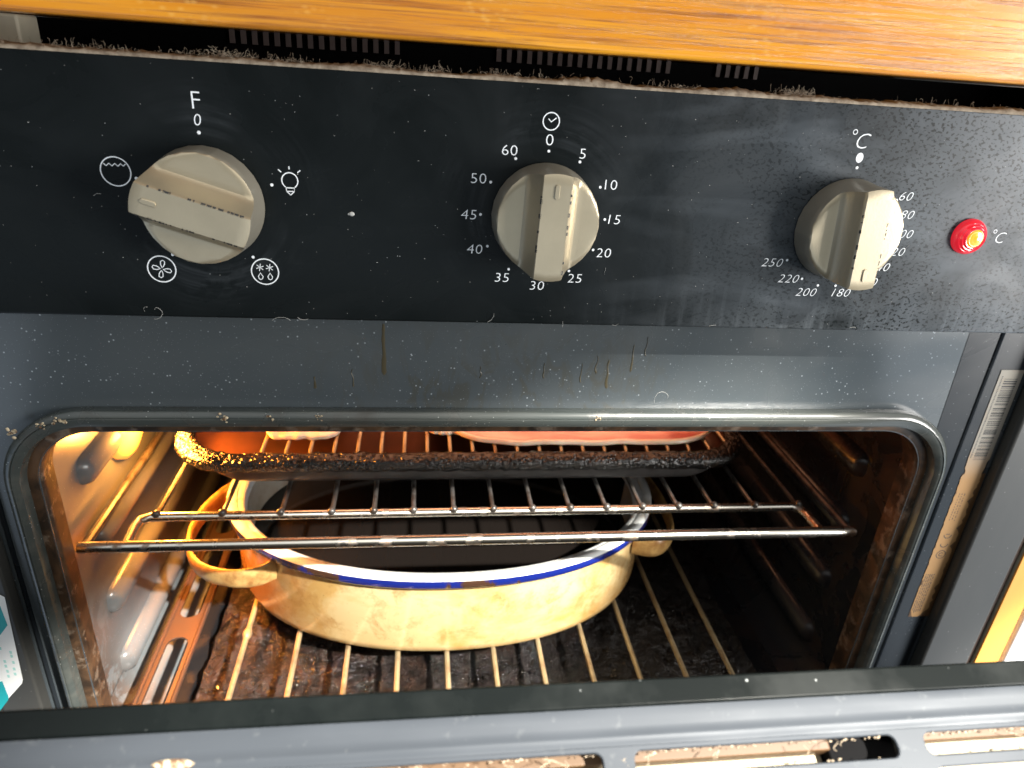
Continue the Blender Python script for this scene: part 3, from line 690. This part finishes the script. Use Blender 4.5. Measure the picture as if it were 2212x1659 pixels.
pts = [(-300, -178.5), (-247.0, -192.8), (-245.0, -194.5), (-248.4, -249.0), (-249.4, -251.6), (-263.6, -268.4), (-300, -330)]
# left edge label sits on the left trim, which is built wide enough to carry it
b = B(); box(b, -263.2, -243.5, ys + .3, 20.3, -470, -46.5); obj('side_trim', b, 'trim', ff, bevel=1.2, seg=3)
b = B(); b.faces.new([b.verts.new((x, ys, z)) for x, z in pts]); eb = obj('energy_label', b, 'label_white', ff, smooth=False); eb['label'] = 'white and teal energy sticker'
b = B(); b.faces.new([b.verts.new((x, ys - .06, z)) for x, z in ((-297, -187), (-248.2, -199.8), (-247.5, -212.1), (-252.4, -218.5), (-297, -255))])
b.faces.new([b.verts.new((x, ys - .06, z)) for x, z in ((-297, -262), (-258.2, -249.3), (-257.6, -260.5), (-258.4, -262.9), (-297, -315))])
obj('teal_print', b, 'label_teal', eb, smooth=False)
b = B()
for (x, z) in ((-250, -229.9), (-250.1, -232.4), (-254, -235.8), (-254.2, -239), (-254.2, -242.6), (-254.5, -246), (-251.1, -244.7), (-250.8, -241.2), (-250.2, -236.7), (-254.2, -227)):
    box(b, x - .55, x + .55, ys - .1, ys - .06, z - 1.0, z + .9)
obj('small_print', b, 'label_green', eb, smooth=False)

# ------------------------------------------------------------------ oven door, ajar
TH = math.radians(25.5); LD = 385.0; PY, PZ = 15.0, -435.0
def dmap(x, u, v):      # u: outwards through the thickness, v: up along the door
    return (x, PY - v * math.sin(TH) - u * math.cos(TH), PZ + v * math.cos(TH) - u * math.sin(TH))
def dbox(bm, x0, x1, u0, u1, v0, v1):
    t = B(); box(t, x0, x1, u0, u1, v0, v1); mp = {v: bm.verts.new(dmap(*v.co)) for v in t.verts}
    for f in t.faces: bm.faces.new([mp[v] for v in f.verts])
    t.free()
dr_ = obj('oven_door', (lambda b: (dbox(b, -297, 297, 36, 40.5, 4, LD - 1), b)[1])(B()), 'panel', ov, bevel=0.8)
dr_['label'] = 'door standing ajar, its slotted top edge nearest'
b = B(); dbox(b, -297, 297, -1.2, 5.6, 8, LD - .2); obj('inner_edge', b, 'door_black', dr_, bevel=0.7)
# cap profile swept along x
prof = [(5.7, LD - 4.0), (5.75, LD + .1), (6.6, LD + .25), (8.2, LD + .15), (10.0, LD + .05), (11.4, LD - .05), (12.1, LD + .3), (12.9, LD + .3), (13.7, LD - .2), (14.4, LD - .4)]
b = B(); xs = [-297 + 594 * k / 120 for k in range(121)]
loft(b, [[dmap(x, u, v + .12 * noise.noise((x * .05, u, 0))) for u, v in prof] for x in xs], closed=False); obj('cap_profile', b, 'cap', dr_, angle=60)
holes = []
for k in range(-4, 4):
    x0 = 4.0 + 77 * k; x1 = x0 + 69
    if x1 > 296 or x0 < -296: continue
    holes.append(rrect(x0, x1, -20.9, -15.6, 2.0, n=6, sub=3)); holes.append(rrect(x0, x1, -29.0, -23.7, 2.0, n=6, sub=3))
b = plate([(-297, -36), (297, -36), (297, -14.2), (-297, -14.2)], holes, 1.2, lambda u, v, w_: dmap(u, -v, LD - .9 + w_))
sc_ = obj('slotted_cap', b, 'cap', dr_, bevel=0.35, seg=2)
b = B(); dbox(b, -290, 58, 6.0, 35.8, LD - 14, LD - 12); dbox(b, 77.5, 290, 6.0, 35.8, LD - 10, LD - 8); obj('inner_lining', b, 'door_beige', dr_, bevel=.4)
b = B(); dbox(b, -290, 58, 6.0, 17.2, LD - 11.8, LD - 6); dbox(b, 77.5, 290, 6, 17, LD - 7.8, LD - 4); obj('lining_rail', b, 'glue', dr_, bevel=.4)
b = B(); dbox(b, 58.3, 77.2, 6.0, 35.8, LD - 30, LD - 8); obj('spacer_block', b, 'black', dr_, bevel=.4)
b = B(); rnd = random.Random(5)
for k in range(300):
    hx = rnd.choice(range(-2, 3)); x = 4 + 77 * hx + rnd.uniform(1, 68); top = rnd.random() < .75
    u = 15.9 if top else 20.6; c_ = dmap(x, u + rnd.uniform(-.2, .35) * (1 if top else -1), LD - .8 + rnd.uniform(-.6, .3)); ball(b, c_, rnd.uniform(.08, .25), 5, (rnd.uniform(.9, 3.0), 1, 1))
for k in range(26):
    x = rnd.uniform(-70, 150); u0 = 16 + rnd.uniform(0, 1); a = rnd.uniform(0, 6.28); p = Vector((x, u0, LD - .6)); pts = []
    for j in range(7): pts.append(dmap(*p)); a += rnd.uniform(-.7, .7); p = p + Vector((math.cos(a) * .6, abs(math.sin(a)) * .4, rnd.uniform(-.2, .25)))
    tube(b, pts, .09, 4)
obj('slot_lint', b, 'fibre', sc_, angle=80)
# broad worn fleck on the ridge
b = B(); ball(b, (0, 0, 0), 1, 14)
for v in b.verts: v.co = Vector(dmap(-103 + v.co.x * 4.6 + v.co.y * .5, 12.6 + v.co.y * 1.1, LD + .6 + v.co.z * .35))
obj('worn_fleck', b, 'flake', dr_)

# ------------------------------------------------------------------ racks
RZ = -190.0
rk = thing('oven_shelf', 'chromed wire oven shelf in the middle of the cavity, carrying the black baking tin', 'oven shelf', (-5, 200, RZ))
b = B(); tube(b, [(-223, 42, RZ + .6), (213, 42, RZ + .6)], 3.1, 14); obj('front_bar', b, 'chrome', rk)
b = B(); tube(b, [(-201, 43.5, RZ - .4), (-202, 60, RZ - .2), (-201, 66, RZ), (-196, 69, RZ), (186, 69, RZ), (191, 66, RZ), (192.5, 60, RZ - .2), (193, 43.5, RZ - .4)], 2.7, 12); obj('inner_bar', b, 'chrome', rk)
for x in (-221, 211):
    b = B(); tube(b, [(x, 42, RZ), (x, 372, RZ)], 2.4, 10); obj('side_rod', b, 'wire_shaded', rk)
b = B(); tube(b, [(-221, 371, RZ), (211, 371, RZ)], 2.4, 10); obj('rear_rod', b, 'wire_shaded', rk)
for x in [-192.8, -157.6, -125.6, -97.2, -73.3, -50.5, -26.9, -3.5, 20.1, 43.2, 65.8, 88.3, 111.3, 134.0, 160.9, 190.0]:
    b = B(); tube(b, [(x, 68.4, RZ + 1.1), (x, 372, RZ + 1.1)], 1.4, 8); ball(b, (x, 67.8, RZ + 2.9), 2.35, 10); obj('wire', b, 'wire_shaded', rk)
LZ = -297.5
lr = thing('lower_oven_shelf', 'tan stained wire shelf at the cavity bottom, under the enamel roasting pan', 'oven shelf', (0, 200, LZ))
b = B(); tube(b, [(-188, 16.5, LZ - 3.4), (188, 16.5, LZ - 3.4)], 2.0, 10); obj('cross_bar', b, 'wire_tan', lr); b = B(); tube(b, [(-188, 385, LZ - 3.4), (188, 385, LZ - 3.4)], 2.0, 10); obj('cross_bar', b, 'wire_tan', lr)
for x in [-158.0, -124.5, -92.0, -60.0, -28.5, 2.0, 32.5, 63.5, 94.0, 124.5, 155.5]:
    b = B(); tube(b, [(x, 14, LZ), (x, 388, LZ)], 1.75, 8)
    if x == -158.0: ball(b, (x, 88, LZ), 3.0, 8, (1, 1.8, 1))
    obj('wire', b, 'wire_tan', lr)

# ------------------------------------------------------------------ enamel roasting pan
PX, PYc, ZB, ZR = -27.0, 165.0, -295.4, -229.0
rp = thing('roasting_pan', 'stained cream enamel roasting pan, blue rim and loop handles, on the lower shelf', 'roasting pan', (PX, PYc, ZB))
def ell(a, b_, z, n=96, e=2.15):
    out = []
    for k in range(n):
        t = 2 * math.pi * k / n; c_, s_ = math.cos(t), math.sin(t)
        out.append((PX + a * math.copysign(abs(c_) ** (2 / e), c_), PYc + b_ * math.copysign(abs(s_) ** (2 / e), s_), z))
    return out
A0, B0 = 153.0, 109.5
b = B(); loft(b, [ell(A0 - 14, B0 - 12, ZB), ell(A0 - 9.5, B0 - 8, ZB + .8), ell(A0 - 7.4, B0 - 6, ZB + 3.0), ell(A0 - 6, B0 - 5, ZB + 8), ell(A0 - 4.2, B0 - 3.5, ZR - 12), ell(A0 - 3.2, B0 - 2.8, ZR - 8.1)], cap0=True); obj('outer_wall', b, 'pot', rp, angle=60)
b = B(); loft(b, [ell(A0 - 2.4, B0 - 2.2, ZR - 8.5), ell(A0 - .8, B0 - .7, ZR - 8.2), ell(A0, B0, ZR - 6.9), ell(A0 + .1, B0 + .1, ZR - 3.6), ell(A0 - .3, B0 - .3, ZR - 2.2)]); obj('blue_rim', b, 'pot_blue', rp, angle=60)
b = B(); loft(b, [ell(A0 - .3, B0 - .3, ZR - 2.15), ell(A0 - 1.2, B0 - 1.2, ZR - .9), ell(A0 - 3.0, B0 - 3.0, ZR - .3), ell(A0 - 6.8, B0 - 6.6, ZR - 1.2), ell(A0 - 7.4, B0 - 7.2, ZR - 2.4), ell(A0 - 8.2, B0 - 8, ZR - 2.2), ell(A0 - 11.5, B0 - 11.2, ZR - 4.2), ell(A0 - 13.2, B0 - 12.6, ZR - 9)]); obj('white_rim', b, 'pot_rim', rp, angle=70)
b = B(); loft(b, [ell(A0 - 13.25, B0 - 12.7, ZR - 9), ell(A0 - 14, B0 - 13.5, ZR - 24), ell(A0 - 15, B0 - 14.5, ZR - 34)])
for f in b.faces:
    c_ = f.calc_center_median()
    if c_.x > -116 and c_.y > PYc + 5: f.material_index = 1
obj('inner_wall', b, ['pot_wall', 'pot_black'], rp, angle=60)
b = B(); loft(b, [ell(A0 - 14.6, B0 - 14.1, ZR - 33.5), ell(A0 - 22, B0 - 20, ZR - 34), ell(A0 - 60, B0 - 60, ZR - 34.3)], cap1=True)
gv = tag(obj('dark_gravy', b, 'gravy', None, angle=60), 'black oily gravy filling the bottom of the enamel roasting pan', 'gravy')
for sgn in (-1, 1):
    path = [(-110, 90), (-118, 83), (-132, 80.5), (-150, 86), (-163, 99), (-170, 118), (-171, 140), (-166, 162), (-156, 180), (-146, 188)]
    path = [(PX + p[0], p[1]) for p in path]
    if sgn == 1: path = [(PX + px_, py_) for px_, py_ in ((128, 106), (141, 100), (153, 105), (162, 121), (165, 152), (162, 185), (154, 202), (140, 210))]
    # smooth
    for _ in range(3):
        q = [path[0]]
        for i in range(len(path) - 1):
            a, c_ = path[i], path[i + 1]; q += [(a[0] * .75 + c_[0] * .25, a[1] * .75 + c_[1] * .25), (a[0] * .25 + c_[0] * .75, a[1] * .25 + c_[1] * .75)]
        q.append(path[-1]); path = q
    loops = []
    for i, (x, y) in enumerate(path):
        a, c_ = path[max(i - 1, 0)], path[min(i + 1, len(path) - 1)]; dx, dy = c_[0] - a[0], c_[1] - a[1]; l = math.hypot(dx, dy); nx_, ny_ = -dy / l, dx / l
        t_ = i / (len(path) - 1); hw = 8.2 - 1.6 * math.sin(math.pi * t_); zc = -246.0
        loops.append([(x + nx_ * 2.0 * math.cos(a_) , y + ny_ * 2.0 * math.cos(a_), zc + hw * math.sin(a_)) for a_ in [2 * math.pi * k / 14 for k in range(14)]])
    b = B(); loft(b, loops, cap0=True, cap1=True); obj('handle', b, 'pot_handle', rp, angle=60)

# ------------------------------------------------------------------ black baking tin with wire insert and bacon
bt = thing('baking_tin', 'crusted black shallow baking tin on the chromed oven shelf', 'baking tin', (-12, 220, -185))
ZT = 1.8
def rr3(i_, z, r=40, jit=0, n=12, sub=26):
    out = []
    for x, y in rrect(-200 + i_, 176 - i_, 96.0 + i_ * (.55 if i_ > 13 else 1), 345 - i_, max(r - i_ * .6, 8), n=n, sub=sub):
        k = jit; out.append((x + k * noise.noise((x * .4, y * .4, z)), y + k * noise.noise((x * .5, y * .3, z + 7)), z + k * 1.2 * noise.noise((x * .6, y * .6, z + 3))))
    return out
def rrf(i_, fy, z): return [(x, y, z) for x, y in rrect(-200 + i_, 176 - i_, 96.0 + fy, 345 - i_, max(40 - i_ * .4, 8), n=12, sub=26)]
def rr4(i_, z, fy): return [(x, max(y, 96.0 + fy) if y < 150 else y, z) for x, y, z in rrf(i_, fy, z)]
b = B(); loft(b, [rr4(28, -187.4, 7.5), rr4(22, -187.3, 4.4), rr4(19, -185.0, 3.0), rr4(14, -181.0, 2.4), rr4(6, -178.5, 2.0)], cap0=True); obj('outer_wall', b, 'tin', bt, angle=60)
b = B(); KW = dict(sub=80, n=26)
loft(b, [rr3(5.5, -180.6, jit=.4, **KW), rr3(2.4, -180.2, jit=.7, **KW), rr3(.6, -177.8, jit=1.0, **KW), rr3(0, -174.4, jit=1.1, **KW), rr3(.8, -172.3, jit=1.1, **KW), rr3(2.8, -171.0, jit=1.1, **KW), rr3(5.2, -170.4, jit=1.2, **KW), rr3(7.6, -170.2, jit=1.2, **KW), rr3(9.9, -170.8, jit=1.2, **KW), rr3(11.2, -173.5, jit=.9, **KW)])
rnd = random.Random(8)
for k in range(650):
    x = rnd.uniform(-172, 150) if k > 90 else rnd.uniform(-198, -160); q = rnd.uniform(0, 1)
    y = 96.5 + q * 9.5 if x > -166 else 98 + (abs(x + 166) / 33) ** 2.2 * 30 + q * 8
    z = -177.5 + 6.6 * min(1, q * 2.2) if x > -166 else -170.6
    ball(b, (x, y, z), rnd.uniform(.25, .7), 6, (rnd.uniform(.8, 1.4), 1, rnd.uniform(.7, 1)))
obj('crusted_rim', b, 'tin_crust', bt, angle=80)
b = B(); loft(b, [rr3(11.0, -173.0), rr3(17, -180.5), rr3(22, -182.6)], cap1=True); obj('tin_inside', b, 'tin_in', bt, angle=60)
wi = thing('wire_insert', 'small wire grid standing inside the black baking tin under the bacon', 'wire grid', (-12, 220, -174))
b = B(); tube(b, [(-150, 330, -174.4), (160, 330, -174.4)], 1.2, 8); obj('cross_bar', b, 'chrome', wi)
for k in range(22):
    x = -143 + k * 14.4; b = B(); tube(b, [(x, 107.5, -180), (x, 109, -174), (x, 112, -172.2), (x, 330, -172.2)], 1.15, 8); obj('wire', b, 'wire_tan', wi)
def rasher(name, label, x0, x1, y0, y1, zf, seed, fat=True):
    th = thing(name, label, 'bacon', ((x0 + x1) / 2, y0, zf), 'bacon on the wire insert')
    rnd = random.Random(seed); n = 48; outl = []
    fr = lambda k: y0 + 1.6 * noise.noise((k * .21, seed, 0)) + 14 * (abs(2 * k / n - 1) ** 7)
    zz = lambda k: zf + .8 * noise.noise((k * .15, seed, 5)) + 1.2 * (abs(2 * k / n - 1) ** 5)
    def strip(bb, d0, d1, h0, h1, hb):
        lo = []
        for k in range(n + 1):
            x = x0 + (x1 - x0) * k / n; y = fr(k)
            lo.append([(x, y + d0 + .5, zz(k) - .0 + hb), (x, y + d0, zz(k) + .6 + hb), (x, y + d0 + .1, zz(k) + h0 - .4), (x, y + d0 + .8, zz(k) + h0), (x, y + (d0 + d1) / 2, zz(k) + (h0 + h1) / 2 + .2), (x, y + d1, zz(k) + h1), (x, y + d1, zz(k) + hb)])
        loft(bb, lo, cap0=True, cap1=True)
    if fat:
        b = B(); strip(b, 0, 2.6, 2.6, 3.0, 0); obj('fat_edge', b, 'fat', th, angle=60)
        b = B(); strip(b, 2.4, (y1 - y0), 3.0, 5.2, .1); obj('meat', b, 'meat', th, angle=60)
    else:
        b = B(); strip(b, 0, y1 - y0, 2.6, 3.8, 0); obj('fat_edge', b, 'fat', th, angle=60)
    return th
rasher('bacon_rasher', 'long pink bacon rasher with pale fat edge, right of centre in the baking tin', -24, 152, 114, 168, -171.0, 2)
rasher('bacon_rasher', 'small glowing orange rasher end at the left of the baking tin', -146, -96, 122, 165, -171.0, 4, fat=False)
rasher('bacon_rasher', 'curled bacon end just left of the long rasher', -44, -10, 128, 176, -171.0, 9, fat=False)

# ------------------------------------------------------------------ dust and crumbs
b = B(); rnd = random.Random(2); n = 420
top, bot = [], []
for k in range(n + 1):
    x = -297 + 594 * k / n
    hgt = .4 + 2.2 * max(0, noise.noise((x * .035, 1, 0)) + .2) + 1.3 * abs(noise.noise((x * .35, 2, 0)))
    top.append([(x, -.25 + .2 * noise.noise((x * .9, 0, 3)), 48.5), (x, -.2, 49.2 + hgt * .3), (x + .3 * noise.noise((x, 1, 1)), 1.5, 49.2 + hgt * (.8 + .5 * noise.noise((x * 1.3, 0, 0)))), (x, 5, 49.2 + hgt * (1 + .6 * noise.noise((x * 1.1, 5, 0)))), (x, 11, 49.2 + hgt * .8), (x, 17, 49.0)])
loft(b, top, closed=False)
def curl(bb, p, n_, step, r, turn=.9, flat=.5):
    a = rnd.uniform(0, 6.28); e = rnd.uniform(-.3, 1.0); pts = []; p = Vector(p); z0 = p.z
    for j in range(n_):
        pts.append(tuple(p)); a += rnd.uniform(-turn, turn); e += rnd.uniform(-.7, .7) - (p.z - z0) * .12
        p = p + Vector((math.cos(a) * math.cos(e), math.sin(a) * math.cos(e) * flat, math.sin(e))) * step; p.z = max(p.z, z0 - .3)
    tube(bb, pts, r, 4)
clumps = [(-160, 7, 1.0), (-185, 8, .5), (-128, 9, .7), (-118, 5, 1.6), (-95, 6, .9), (-62, 5, 1.2), (-45, 5, .7), (-20, 6, .9), (5, 5, .7), (45, 8, .7), (95, 4, 1.3), (97, 5, 1.5), (150, 10, .6), (185, 10, .5)]
for cxp, wd, am in clumps:
    for k in range(int(80 * am)):
        curl(b, (cxp + rnd.gauss(0, wd), rnd.uniform(0, 9), 49.6 + abs(rnd.gauss(0, .6 * am))), rnd.randint(6, 14), .30, rnd.uniform(.035, .07), 1.0)
for k in range(380): curl(b, (rnd.uniform(-230, 240), rnd.uniform(-.3, 9), 49.4 + rnd.uniform(0, .5)), rnd.randint(3, 6), .3, rnd.uniform(.04, .07), 1.0)
tag(obj('lint_dust', b, 'lint', None, angle=80), 'grey-brown fluff lying along the top edge of the control panel', 'dust', kind='stuff')
b = B()
for k in range(230):
    x = rnd.uniform(-200, 215); z = rnd.uniform(-44, 47); r = rnd.uniform(.05, .15)
    if any(math.hypot(x - q, z) < 22 for q in (K1, K2, K3)) : continue
    ball(b, (x, -.06, z), r, 5, (rnd.uniform(.8, 2.2), .4, 1))
for k in range(9):
    x = rnd.uniform(-190, 200); z = rnd.choice((rnd.uniform(-44.5, -42.5), rnd.uniform(-40, 45)))
    if any(math.hypot(x - q, z) < 24 for q in (K1, K2, K3)): continue
    a = rnd.uniform(0, 6.28); p = Vector((x, -.2, z)); pts = []
    for j in range(7): pts.append(tuple(p)); a += rnd.uniform(-.8, .8); p = p + Vector((math.cos(a), 0, math.sin(a))) * .5
    tube(b, pts, .07, 4)
for (x, z, n_, st, a) in ((-152, -46, 16, .55, -.5), (-100, -45.5, 14, .6, 2.0), (-97, -44, 10, .5, -1), (69.5, -86, 22, .62, 1.2), (-20, -44.5, 9, .6, .5)):
    p = Vector((x, -.5 if z > -60 else 12.4, z)); pts = []
    for j in range(n_): pts.append(tuple(p)); a += .16 + rnd.uniform(-.25, .25); p = p + Vector((math.cos(a), 0, math.sin(a))) * st
    tube(b, pts, .08, 4)
tag(obj('dust_specks', b, 'speck', None, angle=80), 'pale specks and stray fibres scattered over the black panel', 'dust', kind='stuff')
b = B(); ball(b, (-74.4, -.1, -1.8), .95, 12, (1.15, .45, .9)); ball(b, (-75.4, -.1, -1.9), .5, 8, (1.2, .4, .8))
tag(obj('white_crumb', b, 'speck', None, angle=80), 'single white crumb stuck on the panel between left and middle dials', 'crumb')
